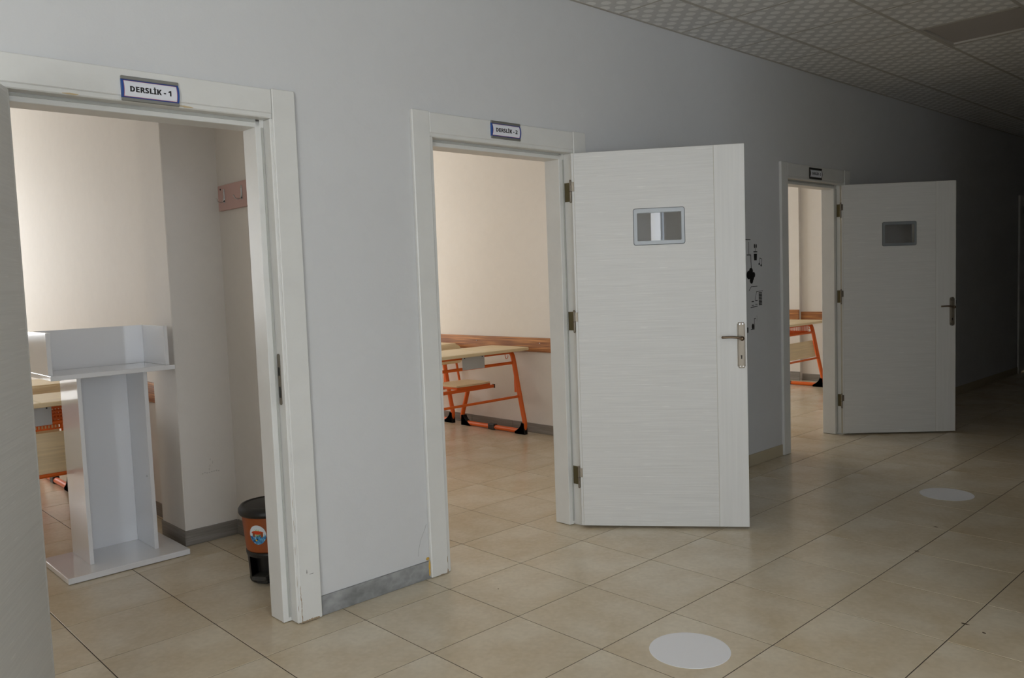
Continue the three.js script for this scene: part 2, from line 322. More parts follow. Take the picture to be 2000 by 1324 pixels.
// ------------------------------------------------------------------ door leaves
// local frame: x away from the hinge (times m), y up, face towards +z
function doorLeaf(n, label, pos, angle, m, plateStyle, visionMat, hingesAt) {
  const o = setting('door_' + n, label, 'door'); o.position.set(...pos); o.rotation.y = angle;
  const W = 0.905, Y0 = 0.012, Y1 = 2.056, T = 0.04, wx0 = 0.325, wx1 = 0.592, wy0 = 1.55, wy1 = 1.741;
  const X = (x) => x * m, R = (a, b, c, d, r, S) => roundRect(Math.min(X(a), X(b)), Math.max(X(a), X(b)), c, d, r, S);
  const hole = () => R(wx0 + 0.015, wx1 - 0.015, wy0 + 0.015, wy1 - 0.015, 0.008, THREE.Path);
  const core = R(0, W, Y0, Y1, 0.001); core.holes.push(hole());
  part('leaf', slab(core, -T, -0.002, 0.001), edgeBand, o, 'flush white door leaf with cream edges');
  for (const [z0, z1] of [[-0.0025, 0], [-T - 0.002, -T + 0.0005]]) {
    const p = R(0.013, 0.7465, Y0 + 0.001, Y1 - 0.001, 0.001); p.holes.push(hole());
    part('grained_panel', slab(p, z0, z1, 0.0007), ribbed, o, 'white panel with fine horizontal grain');
    part('hinge_strip', slab(R(0.0005, 0.0115, Y0 + 0.001, Y1 - 0.001, 0.001), z0, z1, 0.0007), stileMat, o);
    part('lock_stile', slab(R(0.7485, W - 0.0005, Y0 + 0.001, Y1 - 0.001, 0.001), z0, z1, 0.0007), stileMat, o, 'smooth white stile on the lock side');
  }
  const fr = (a, z0, z1, b = 0.0012) => { const s = R(wx0 - a, wx1 + a, wy0 - a, wy1 + a, 0.012 + a); s.holes.push(R(wx0 + 0.0195, wx1 - 0.0165, wy0 + 0.02, wy1 - 0.022, 0.003, THREE.Path)); return slab(s, z0, z1, b, 2); };
  part('gasket', [fr(0.0025, 0, 0.0012, 0.0002)], gasket, o);
  const v = part('vision_panel', [fr(0, 0.0008, 0.006), fr(0, -T - 0.008, -T - 0.002)], visionMat, o, 'small grey-framed viewing window');
  part('pane', slab(R(wx0 + 0.016, wx1 - 0.016, wy0 + 0.016, wy1 - 0.016, 0.004), -0.008, -0.004, 0), glass, v, 'clear glass pane');
  // handle
  const px = 0.875, by = 0.877, ty = 1.121;
  const plate = [];
  if (plateStyle === 'notched') {
    plate.push(slab(R(px - 0.0205, px + 0.0205, by + 0.008, ty - 0.008, 0.003), 0, 0.0035, 0.0012), slab(R(px - 0.0155, px + 0.0155, by, ty, 0.004), 0, 0.007, 0.0018, 2));
  } else {
    plate.push(slab(R(px - 0.02, px + 0.02, by + 0.005, ty - 0.005, 0.019), 0, 0.004, 0.0015, 2), slab(R(px - 0.012, px + 0.012, by + 0.03, ty - 0.03, 0.006), 0, 0.0075, 0.0018, 2));
  }
  const pl = part('handle_plate', plate, nickel, o, 'satin nickel handle plate');
  const c = 1.037;
  part('lever', [bar([X(px), c, 0.004], [X(px), c, 0.038], 0.0085), new THREE.SphereGeometry(0.0125, 14, 10).translate(X(px), c, 0.04), tube([[X(px + 0.004), c - 0.003, 0.041], [X(px - 0.02), c + 0.005, 0.045], [X(px - 0.055), c + 0.009, 0.047], [X(px - 0.1), c + 0.008, 0.046]], 0.0065, 20, 10), new THREE.SphereGeometry(0.0072, 10, 8).translate(X(px - 0.1), c + 0.008, 0.046)], bronze, pl, 'curved bronze-coloured lever');
  part('keyhole', [new THREE.CylinderGeometry(0.0045, 0.0045, 0.002, 12).rotateX(Math.PI / 2).translate(X(px), 0.942, 0.007), box(X(px) - 0.003, X(px) + 0.003, 0.926, 0.942, 0.006, 0.008, 0.0005)], black, pl);
  for (const sx of [-0.0075, 0.0075]) for (const sy of [by + 0.009, ty - 0.009]) part('screw', new THREE.CylinderGeometry(0.0035, 0.0035, 0.0016, 12).rotateX(Math.PI / 2).translate(X(px + sx), sy, 0.0074), chrome, pl);
  part('latch', [box(X(W) - 0.001, X(W) + m * 0.0015, 0.9, 1.12, -0.031, -0.009, 0.0005)], nickel, o);
  part('latch_bolt', box(X(W), X(W) + m * 0.01, 1.062, 1.09, -0.026, -0.012, 0.002), black, o);
  for (const y of hingesAt) {
    const h = part('hinge', [bar([X(-0.008), y - 0.052, 0.002], [X(-0.008), y + 0.054, 0.002], 0.0058), new THREE.SphereGeometry(0.0062, 10, 8).translate(X(-0.008), y + 0.057, 0.002), new THREE.SphereGeometry(0.0062, 10, 8).translate(X(-0.008), y - 0.055, 0.002)], nickel, o, 'nickel hinge knuckle');
    part('hinge_flap', box(X(-0.004), X(0.012), y, y + 0.05, -0.0005, 0.0016, 0.0006), nickel, h);
    part('hinge_gap', box(X(-0.0155), X(-0.0005), y - 0.002, y, -0.004, 0.009, 0.0005), black, h);
  }
  return o;
}
const HY = [1.852, 1.148, 0.285];
const hingeTurn = (ax, az, bx, bz) => Math.atan2(-(bz - az), bx - ax);
doorLeaf(2, 'wide-open white door of the second classroom, its window mirroring the hall', [1.070, 0, 0.032], hingeTurn(1.070, 0.032, 1.629, 0.749), 1, 'notched', visionGrey, HY);
doorLeaf(3, 'open white door of the third classroom in the dark end of the corridor', [4.345, 0, 0.012], hingeTurn(4.345, 0.012, 4.985, 0.70), 1, 'oval', visionDark, HY);
{ const a = 118 * Math.PI / 180; doorLeaf(1, 'white door leaf cut off by the left edge of the picture', [-1.572, 0, 0.024], Math.atan2(Math.sin(a), -Math.cos(a)), -1, 'notched', visionGrey, []); }
{ // closed door at the far end
  const o = setting('door_4', 'closed dark door at the right edge of the picture, light under it', 'door');
  part('leaf', box(9.27, 10.19, 0.014, 2.055, -0.04, 0, 0.001), stileMat, o);
}
for (const [d, x] of [[1, 1.092], [2, 4.372]]) for (const y of HY) part('hinge_plate', [box(x - 0.002, x + 0.001, y - 0.05, y + 0.052, -0.04, 0.006, 0.0006)], brassPlate, scene.getObjectByName('trim_' + (d + 1)), 'brass-coloured hinge plate on the jamb');

// ------------------------------------------------------------------ baseboards and wall rails
function baseboard(name, mat, runs, label) {   // runs: [axis, fixed, from, to, direction it faces]
  const o = setting(name, label, 'baseboard');
  for (const [ax, f, a, b, dir, h = 0.085] of runs) {
    const n = Math.max(1, Math.round((b - a) / 0.6)), L = (b - a) / n;
    for (let i = 0; i < n; i++) {
      const p = a + i * L + 0.0008, q = a + (i + 1) * L - 0.0008, e = f + dir * 0.008;
      part('baseboard_piece', ax === 'x' ? box(p, q, 0.001, h, Math.min(f - dir * 0.002, e), Math.max(f - dir * 0.002, e), 0.0012) : box(Math.min(f - dir * 0.002, e), Math.max(f - dir * 0.002, e), 0.001, h, p, q, 0.0012), mat, o);
    }
  }
  return o;
}
baseboard('baseboard_corridor', marble, [['x', 0, -0.556, 0.026, 1]], 'grey marble skirting between the first and second door');
baseboard('baseboard_corridor_far', beigeBase, [['x', 0, 1.21, 3.356, 1], ['x', 0, 4.491, 9.139, 1]], 'beige tile skirting along the far part of the corridor wall');
baseboard('baseboard_room_1', slate, [['z', -0.264, -1.39, WT, -1], ['x', -1.4, -0.563, -0.27, 1], ['z', -0.563, -1.73, -1.39, -1], ['z', -0.43, ZB, -1.74, -1]], 'grey streaked skirting round the pillar');
baseboard('baseboard_room_2', slate, [['z', 2.907, ZB, WT, -1]], 'grey streaked skirting behind the desks');
baseboard('baseboard_room_3', slate, [['z', 7.352, -1.88, WT, -1], ['z', 7.30, -3.2, -1.885, -1, 0.11]], 'grey skirting in the third classroom');
function rail(name, x, runs, label) {
  const o = setting(name, label, 'wall rail');
  for (const [fx, a, b, y0, y1] of runs) part('plank', box(fx - 0.018, fx, y0, y1, a, b, 0.002), wood, o);
  return o;
}
const r2 = rail('trim_5', 0, [[2.907, -6.4, -4.3, 0.735, 0.862], [2.907, -4.297, -0.3, 0.735, 0.862]], 'brown wood-grain wall rail behind the second classroom desks');
for (const z of [-2.05, -2.9, -3.75]) part('screw', new THREE.SphereGeometry(0.006, 8, 6).translate(2.888, 0.815, z), chrome, r2);
rail('trim_6', 0, [[7.352, -1.884, -0.3, 0.735, 0.856], [7.30, -3.2, -1.888, 0.735, 0.884]], 'brown wood-grain wall rail in the third classroom');
rail('trim_7', 0, [[-0.43, -6.4, -1.74, 0.72, 0.84]], 'brown wood-grain wall rail behind the pillar in the first classroom');
part('foam_filler', [new THREE.SphereGeometry(0.011, 9, 7).scale(0.6, 2.6, 0.5).translate(0.023, 0.06, 0.006), new THREE.SphereGeometry(0.009, 9, 7).scale(0.6, 2.2, 0.5).translate(0.022, 0.03, 0.006), new THREE.SphereGeometry(0.008, 9, 7).scale(1.2, 0.9, 0.4).translate(0.017, 0.096, 0.003)], M({ color: 0xc9a24a, roughness: 0.9 }), scene.getObjectByName('trim_2'), 'yellow foam squeezed out at the foot of the casing');

// ------------------------------------------------------------------ door signs
function sign(n, cx, cy, dark, label) {
  const o = thing('door_sign', label, 'sign', [cx, cy, 0.019], 'classroom door signs');
  const w = 0.2, h = 0.086;
  const cv = document.createElement('canvas'); cv.width = 512; cv.height = 180; const g = cv.getContext('2d');
  g.fillStyle = dark ? '#2b2926' : '#2a4f96'; g.fillRect(0, 0, 512, 180);
  g.fillStyle = dark ? '#55504c' : '#a8505a'; g.fillRect(16, 12, 480, 156);
  g.fillStyle = '#e3e4ea'; g.fillRect(20, 16, 472, 148);
  g.fillStyle = '#111114'; g.font = 'bold 66px sans-serif'; g.textAlign = 'center'; g.textBaseline = 'middle'; { const str = 'DERSL\u0130K - ' + n, k = 385 / g.measureText(str).width; g.translate(256, 94); g.scale(k, 1.05); g.fillText(str, 0, 0); g.lineWidth = 3; g.strokeStyle = '#111114'; g.strokeText(str, 0, 0); }
  const t = new THREE.CanvasTexture(cv); t.colorSpace = THREE.SRGBColorSpace; t.anisotropy = 8;
  // bulging insert: closed strip curved about x
  const N = 12, hh = 0.064, pos = [], uv = [], idx = [];
  for (let i = 0; i <= N; i++) { const v = i / N, y = (v - 0.5) * hh, z = 0.003 + 0.009 * (1 - (2 * v - 1) ** 2); for (const u of [0, 1]) { pos.push((u - 0.5) * w * 0.985, y, z); uv.push(u, v); } }
  for (let i = 0; i < N; i++) { const a = i * 2; idx.push(a, a + 1, a + 3, a, a + 3, a + 2); }
  const ins = new THREE.BufferGeometry(); ins.setAttribute('position', new THREE.Float32BufferAttribute(pos, 3)); ins.setAttribute('uv', new THREE.Float32BufferAttribute(uv, 2)); ins.setIndex(idx); ins.computeVertexNormals();
  const prof = new THREE.Shape(); for (let i = 0; i <= N; i++) { const v = i / N, y = (v - 0.5) * hh, z = 0.0028 + 0.009 * (1 - (2 * v - 1) ** 2); i ? prof.lineTo(z, y) : prof.moveTo(z, y); } prof.lineTo(0, hh / 2); prof.lineTo(0, -hh / 2);
  const body = new THREE.ExtrudeGeometry(prof, { depth: w, bevelEnabled: false }).rotateY(-Math.PI / 2).translate(w / 2, 0, 0);
  part('holder', body, dark ? M({ color: 0x4a463f, roughness: 0.3, metalness: 0.6 }) : M({ color: 0x2f5597, roughness: 0.35 }), o, dark ? 'dark curved holder' : 'blue curved holder');
  part('name_insert', ins, M({ map: t, roughness: 0.3 }), o, 'white card lettered DERSL\u0130K - ' + n);
  for (const s of [-1, 1]) part('clamp_rail', box(-w / 2, w / 2, s * (h / 2 - 0.012), s * h / 2, 0, 0.008, 0.002), dark ? M({ color: 0x3a3631, roughness: 0.35, metalness: 0.7 }) : aluminium, o, 'aluminium clamp rail');
  return o;
}
sign(1, -1.127, 2.105, false, 'blue-edged sign lettered DERSL\u0130K - 1 above the first door');
sign(2, 0.604, 2.131, false, 'blue-edged sign lettered DERSL\u0130K - 2 above the second door');
sign(3, 3.882, 2.117, true, 'small dark-framed sign lettered DERSL\u0130K - 3 above the third door');

// ------------------------------------------------------------------ floor stickers, wall stickers
for (const [x, z, l] of [[0.212, 1.327, 'round white floor sticker nearest the camera'], [2.975, 1.28, 'round white floor sticker further down the corridor, level with the third door']]) {
  const o = shade(new THREE.Mesh(new THREE.CylinderGeometry(0.148, 0.1485, 0.0008, 64).translate(0, 0.0005, 0), vinylWhite));
  o.name = numbered('floor_sticker'); o.position.set(x, 0, z); o.userData = { label: l, category: 'sticker', group: 'round floor markers' }; scene.add(o);
}
{
  const o = thing('wall_sticker', 'black line-art wall sticker showing beside the open second door', 'sticker', [0, 0, 0.0004]);
  const K = 0.0006, put = (n, geos) => part(n, geos, vinylBlack, o);
  const poly = (pts) => { const s = new THREE.Shape(); pts.forEach(([a, b], i) => (i ? s.lineTo(a, b) : s.moveTo(a, b))); return slab(s, 0, K, 0); };
  const stroke = (pts, w = 0.004) => { const g = []; for (let i = 0; i + 1 < pts.length; i++) { const [a, b] = pts[i], [c, d] = pts[i + 1], L = Math.hypot(c - a, d - b) || 1, nx = -(d - b) / L * w / 2, ny = (c - a) / L * w / 2, ex = (c - a) / L * w / 2, ey = (d - b) / L * w / 2; g.push(poly([[a - ex + nx, b - ey + ny], [a - ex - nx, b - ey - ny], [c + ex - nx, d + ey - ny], [c + ex + nx, d + ey + ny]])); } return g; };
  const disc = (x, y, r, ry = r) => new THREE.CylinderGeometry(r, r, K, 20).rotateX(Math.PI / 2).scale(1, ry / r, 1).translate(x, y, K / 2);
  const ring = (x, y, r, ry, w) => { const s = new THREE.Shape(); s.absellipse(x, y, r, ry, 0, 6.2832, false); const h = new THREE.Path(); h.absellipse(x, y, r - w, ry - w, 0, 6.2832, true); s.holes.push(h); return slab(s, 0, K, 0); };
  put('plant_pot', [poly([[2.987, 1.526], [3.037, 1.526], [3.037, 1.518], [2.987, 1.518]]), poly([[2.99, 1.508], [3.034, 1.508], [3.029, 1.462], [2.995, 1.462]]), ...stroke([[3.012, 1.525], [3.012, 1.55]], 0.004), disc(3.001, 1.562, 0.008, 0.015).rotateZ(0), disc(3.024, 1.562, 0.008, 0.015)]);
  put('music_note', [...stroke([[3.068, 1.437], [3.072, 1.478], [3.098, 1.47], [3.094, 1.428]], 0.004), disc(3.062, 1.435, 0.009, 0.008), disc(3.088, 1.425, 0.009, 0.008)]);
  put('pole_lamp', [...stroke([[2.86, 1.607], [2.945, 1.607]], 0.005), ...stroke([[2.925, 1.59], [2.925, 1.5]], 0.003), ...stroke([[2.9, 1.5], [2.95, 1.5], [2.955, 1.39]], 0.006)]);
  put('tree_blob', [disc(2.95, 1.385, 0.025), disc(2.985, 1.36, 0.02), disc(2.96, 1.345, 0.03), disc(2.955, 1.32, 0.022), disc(2.92, 1.36, 0.03)]);
  put('drawing_tool', [...stroke([[2.92, 1.25], [2.95, 1.277], [3.03, 1.278]], 0.004), ...stroke([[3.0, 1.18], [3.02, 1.24], [3.105, 1.243]], 0.004), ...stroke([[2.94, 1.13], [3.03, 1.137]], 0.005), ...stroke([[2.955, 1.172], [2.98, 1.172]], 0.006), ...stroke([[3.005, 1.176], [3.03, 1.176]], 0.006), ...stroke([[2.955, 1.145], [2.98, 1.145]], 0.004), ...stroke([[3.005, 1.15], [3.03, 1.15]], 0.004)]);
  const tower = []; for (let i = 0; i < 9; i++) tower.push(poly([[3.05, 1.142 + i * 0.0105], [3.094, 1.142 + i * 0.0105], [3.094, 1.1495 + i * 0.0105], [3.05, 1.1495 + i * 0.0105]]));
  put('tower', tower);
  put('key_loop', [ring(3.02, 1.052, 0.016, 0.022, 0.005), ...stroke([[3.004, 1.05], [2.985, 1.05], [2.985, 0.975], [2.94, 0.975]], 0.004), disc(2.965, 0.995, 0.016, 0.02)]);
}

// ------------------------------------------------------------------ wear: chipped paint, stains, a crack, floor chips
{
  const rnd = mulberry(42), wear = M({ color: 0xa48e72, roughness: 0.9 }), stain = M({ color: 0xc0ab84, roughness: 0.8 }), dark = M({ color: 0x8f8c88, roughness: 0.9 });
  const blot = (cx, cy, rx, ry, z, n = 11) => { const p = new THREE.Shape(); for (let i = 0; i < n; i++) { const a = i / n * 6.2832, k = 0.55 + rnd() * 0.6, x = cx + Math.cos(a) * rx * k, y = cy + Math.sin(a) * ry * k; i ? p.lineTo(x, y) : p.moveTo(x, y); } return slab(p, z, z + 0.0004, 0); };
  const t1 = scene.getObjectByName('trim_1'), g = [];
  for (let i = 0; i < 8; i++) g.push(blot(-0.65 + i * 0.0105, 0.006 + rnd() * 0.003, 0.008, 0.003 + rnd() * 0.004, 0.0199));
  for (let i = 0; i < 13; i++) g.push(blot(-0.6535 + rnd() * 0.003 - i * 0.0001, 0.012 + i * 0.012 + rnd() * 0.006, 0.0022 - i * 0.0001, 0.009 + rnd() * 0.006, 0.0199));
  for (let i = 0; i < 5; i++) g.push(blot(-0.664 + rnd() * 0.002, 0.03 + i * 0.11 + rnd() * 0.07, 0.0009, 0.01 + rnd() * 0.02, 0.0119));
  part('chipped_paint', g, wear, t1, 'brown wood showing where the paint is chipped at the foot');
  part('stain', [blot(-1.384, 2.066, 0.028, 0.0035, 0.0119), blot(-1.0, 2.068, 0.032, 0.0035, 0.0119)], stain, t1, 'yellow-brown stain');
  part('scuff', [blot(-0.62, 0.215, 0.003, 0.012, 0.0199), blot(-0.598, 0.2, 0.011, 0.0022, 0.0199)], M({ color: 0x9a9792, roughness: 0.8 }), t1);
  const t2 = scene.getObjectByName('trim_2');
  part('chipped_paint', [blot(0.121, 0.012, 0.004, 0.014, 0.0199), blot(0.122, 0.07, 0.002, 0.02, 0.0199), blot(0.09, 0.005, 0.02, 0.0025, 0.0199)], wear, t2, 'chipped edge at the foot');
  const crack = [[0.02, 0.262], [0.006, 0.232], [-0.016, 0.195], [-0.03, 0.152], [-0.034, 0.12]], c = [];
  for (let i = 0; i + 1 < crack.length; i++) { const [a, b] = crack[i], [d, e] = crack[i + 1]; c.push(bar([a, b, 0.0001], [d, e, 0.0001], 0.0007, 5)); }
  part('hairline_crack', c, dark, scene.getObjectByName('wall_corridor'), 'hairline crack above the skirting');
  const scuff = M({ color: 0xc6c0b8, roughness: 0.9 }), sg = [];
  for (let i = 0; i < 8; i++) sg.push(blot(-0.45 + i * 0.013, 0.38 + rnd() * 0.006, 0.006, 0.0022 + rnd() * 0.002, -1.4001));
  for (let i = 0; i < 4; i++) sg.push(blot(-0.43 + rnd() * 0.05, 0.4 + i * 0.018, 0.002, 0.009, -1.4001));
  part('scuff', sg, scuff, scene.getObjectByName('pillar'), 'grey scuff marks');
  const fl = (x, z, rx, rz) => blot(0, 0, rx, rz, 0).rotateX(-Math.PI / 2).translate(x, 0.0002, z);
  part('floor_mark', [fl(1.829, 1.532, 0.006, 0.014), fl(1.101, 1.982, 0.006, 0.018), fl(1.063, 2.059, 0.006, 0.007), fl(0.148, 0.346, 0.004, 0.004), fl(2.279, 1.463, 0.006, 0.014)], M({ color: 0x4c3d2c, roughness: 0.9 }), scene.getObjectByName('floor'), 'small brown chips in the tile edges');
}

// ------------------------------------------------------------------ lectern
{
  const o = thing('lectern', 'glossy white open-backed lectern in the first classroom', 'lectern', [-0.9, 0, -1.46]);
  part('base_plate', box(-0.295, 0.295, 0.003, 0.032, -0.235, 0.215, 0.0025), gloss, o);
  part('side_panel', box(-0.155, -0.135, 0.032, 0.985, -0.22, 0.075, 0.0015), gloss, o);
  part('side_panel', box(0.165, 0.185, 0.032, 0.985, -0.22, 0.075, 0.0015), gloss, o);
  part('back_panel', box(-0.135, 0.165, 0.032, 0.985, -0.2, -0.182, 0.001), gloss, o);
  part('shelf', box(-0.29, 0.3, 0.985, 1.008, -0.22, 0.16, 0.0015), gloss, o, 'flat board the reading tray stands on');
  part('tray_side', box(-0.29, -0.27, 1.008, 1.215, -0.2, 0.125, 0.0015), gloss, o);
  part('tray_side', box(0.265, 0.285, 1.008, 1.215, -0.2, 0.125, 0.0015), gloss, o);
  part('tray_back', box(-0.27, 0.265, 1.008, 1.215, -0.2, -0.18, 0.001), gloss, o);
  part('cam_cap', new THREE.CylinderGeometry(0.006, 0.006, 0.003, 12).rotateZ(Math.PI / 2).translate(0.1645, 0.42, 0.03), chrome, o);
}

// ------------------------------------------------------------------ coat rack
{
  const o = thing('coat_rack', 'pink board with chrome coat hooks on the first classroom wall', 'coat rack', [-0.264, 1.89, -0.95]);
  part('board', box(-0.018, 0, -0.068, 0.068, -0.41, 0.41, 0.002), pink, o);
  for (const z of [-0.33, -0.12, 0.1, 0.31]) {
    const h = part('hook', [tube([[-0.02, 0.03, z], [-0.022, -0.005, z], [-0.03, -0.024, z], [-0.052, -0.026, z], [-0.066, -0.008, z]], 0.0035, 20, 8), box(-0.0215, -0.018, -0.03, 0.045, z - 0.008, z + 0.008, 0.001)], chrome, o, 'chrome coat hook');
    part('screw', new THREE.SphereGeometry(0.004, 8, 6).translate(-0.021, -0.022, z + 0.004), black, h);
  }
  part('screw', new THREE.SphereGeometry(0.005, 8, 6).translate(-0.018, 0.047, -0.375), black, o);
}

// ------------------------------------------------------------------ pedal bin
{
  const o = thing('pedal_bin', 'brown plastic pedal bin with black lid behind the first door frame', 'bin', [-0.46, 0, -0.60]);
  o.rotation.y = -0.98;
  const brown = M({ color: 0x9a4f22, roughness: 0.45 });
  const lathe = (pts, s = 40) => new THREE.LatheGeometry(pts.map(([r, y]) => new THREE.Vector2(r, y)), s);
  part('body', lathe([[0.001, 0.15], [0.116, 0.15], [0.119, 0.16], [0.134, 0.33], [0.13, 0.335], [0.001, 0.335]]), brown, o, 'brown body');
  // black foot with an arched pedal recess at the front
  const R0 = 0.108, R1 = 0.1175; const foot = [];
  const N = 40; for (let i = 0; i < N; i++) { const a0 = i / N * 6.2832, a1 = (i + 1) / N * 6.2832, front = Math.abs(((a0 + a1) / 2 + Math.PI) % 6.2832 - Math.PI); const y0 = front < 0.62 ? 0.128 : 0.004; if (front < 0.62 && front > 0.5) continue; const s = new THREE.CylinderGeometry(R1, y0 > 0.1 ? R1 - 0.001 : R0, 0.152 - y0, 3, 1, true, a0, a1 - a0).translate(0, (0.152 + y0) / 2, 0); foot.push(s); }
  part('foot', [...foot, lathe([[0.001, 0.004], [R0, 0.004], [R0 + 0.003, 0.014], [0.001, 0.014]]), lathe([[0.07, 0.012], [0.08, 0.15]], 24), lathe([[R1, 0.128], [R1 + 0.003, 0.14], [R1 + 0.003, 0.152], [0.1, 0.152]])], blackPlastic, o, 'black foot with a pedal recess');
  part('pedal', [box(-0.038, 0.038, 0.026, 0.046, 0.03, 0.142, 0.006), box(-0.03, 0.03, 0.003, 0.03, 0.09, 0.112, 0.004)], M({ color: 0x343331, roughness: 0.5 }), o, 'black foot pedal');
  part('lid', lathe([[0.001, 0.372], [0.09, 0.37], [0.118, 0.362], [0.122, 0.368], [0.136, 0.365], [0.147, 0.35], [0.147, 0.334], [0.142, 0.324], [0.128, 0.324], [0.001, 0.33]], 48), blackPlastic, o, 'domed black lid with a raised rim');
  const cv = document.createElement('canvas'); cv.width = cv.height = 128; const g = cv.getContext('2d');
  g.fillStyle = '#dfe6ea'; g.fillRect(0, 0, 128, 128); g.fillStyle = '#3f86b8'; g.fillRect(0, 74, 128, 54); const rr = mulberry(5);
  for (let i = 0; i < 90; i++) { g.fillStyle = ['#2c6fa3', '#8fc3de', '#5aa3cc', '#1d5588'][i % 4]; g.beginPath(); g.arc(rr() * 128, 66 + rr() * 60, 2 + rr() * 5, 0, 7); g.fill(); }
  g.fillStyle = '#9dbf2e'; for (let i = 0; i < 12; i++) { const a = i / 12 * 6.283; g.beginPath(); g.moveTo(62, 52); g.lineTo(62 + Math.cos(a) * 34, 52 + Math.sin(a) * 30); g.lineTo(62 + Math.cos(a + 0.3) * 20, 52 + Math.sin(a + 0.3) * 18); g.fill(); }
  g.fillStyle = '#d8431d'; g.beginPath(); g.ellipse(62, 50, 46, 12, 0, 0, 7); g.fill(); g.fillStyle = '#e9b81c'; g.beginPath(); g.ellipse(52, 100, 8, 6, 0.4, 0, 7); g.fill(); g.fillStyle = '#17202a'; g.fillRect(56, 90, 9, 9);
  const t = new THREE.CanvasTexture(cv); t.colorSpace = THREE.SRGBColorSpace;
  // round label wrapped on the cone of the body
  const pos = [], uv = [], idx = [], q = (a, y) => { const r = 0.119 + (y - 0.16) / 0.17 * 0.015 + 0.0012; return [Math.sin(a) * r, y, Math.cos(a) * r]; };
  const ac = 0, yc = 0.243, rl = 0.042; pos.push(...q(ac, yc)); uv.push(0.5, 0.5);
  for (let i = 0; i <= 32; i++) { const b = i / 32 * 6.2832; pos.push(...q(ac + Math.cos(b) * rl / 0.126, yc + Math.sin(b) * rl * 1.12)); uv.push(0.5 + Math.cos(b) / 2, 0.5 + Math.sin(b) / 2); if (i) idx.push(0, i, i + 1); }
  const lg = new THREE.BufferGeometry(); lg.setAttribute('position', new THREE.Float32BufferAttribute(pos, 3)); lg.setAttribute('uv', new THREE.Float32BufferAttribute(uv, 2)); lg.setIndex(idx); lg.computeVertexNormals();
  part('round_label', lg, M({ map: t, roughness: 0.4 }), o, 'round blue and white label with a red banner');
}

// ------------------------------------------------------------------ school desks
function footCap(z, front, y = 0.105) {   // black corner cap in the y-z plane
  const s = new THREE.Shape(); const d = front ? 1 : -1;
  s.moveTo(0.012 * d, 0); s.lineTo(0.008 * d, y); s.lineTo(-0.03 * d, y); s.quadraticCurveTo(-0.035 * d, 0.06, -0.115 * d, 0.022); s.lineTo(-0.115 * d, 0);
  const g = slab(s, -0.022, 0.022, 0.003); g.rotateY(-Math.PI / 2); g.translate(0, 0.001, z); return g;
}
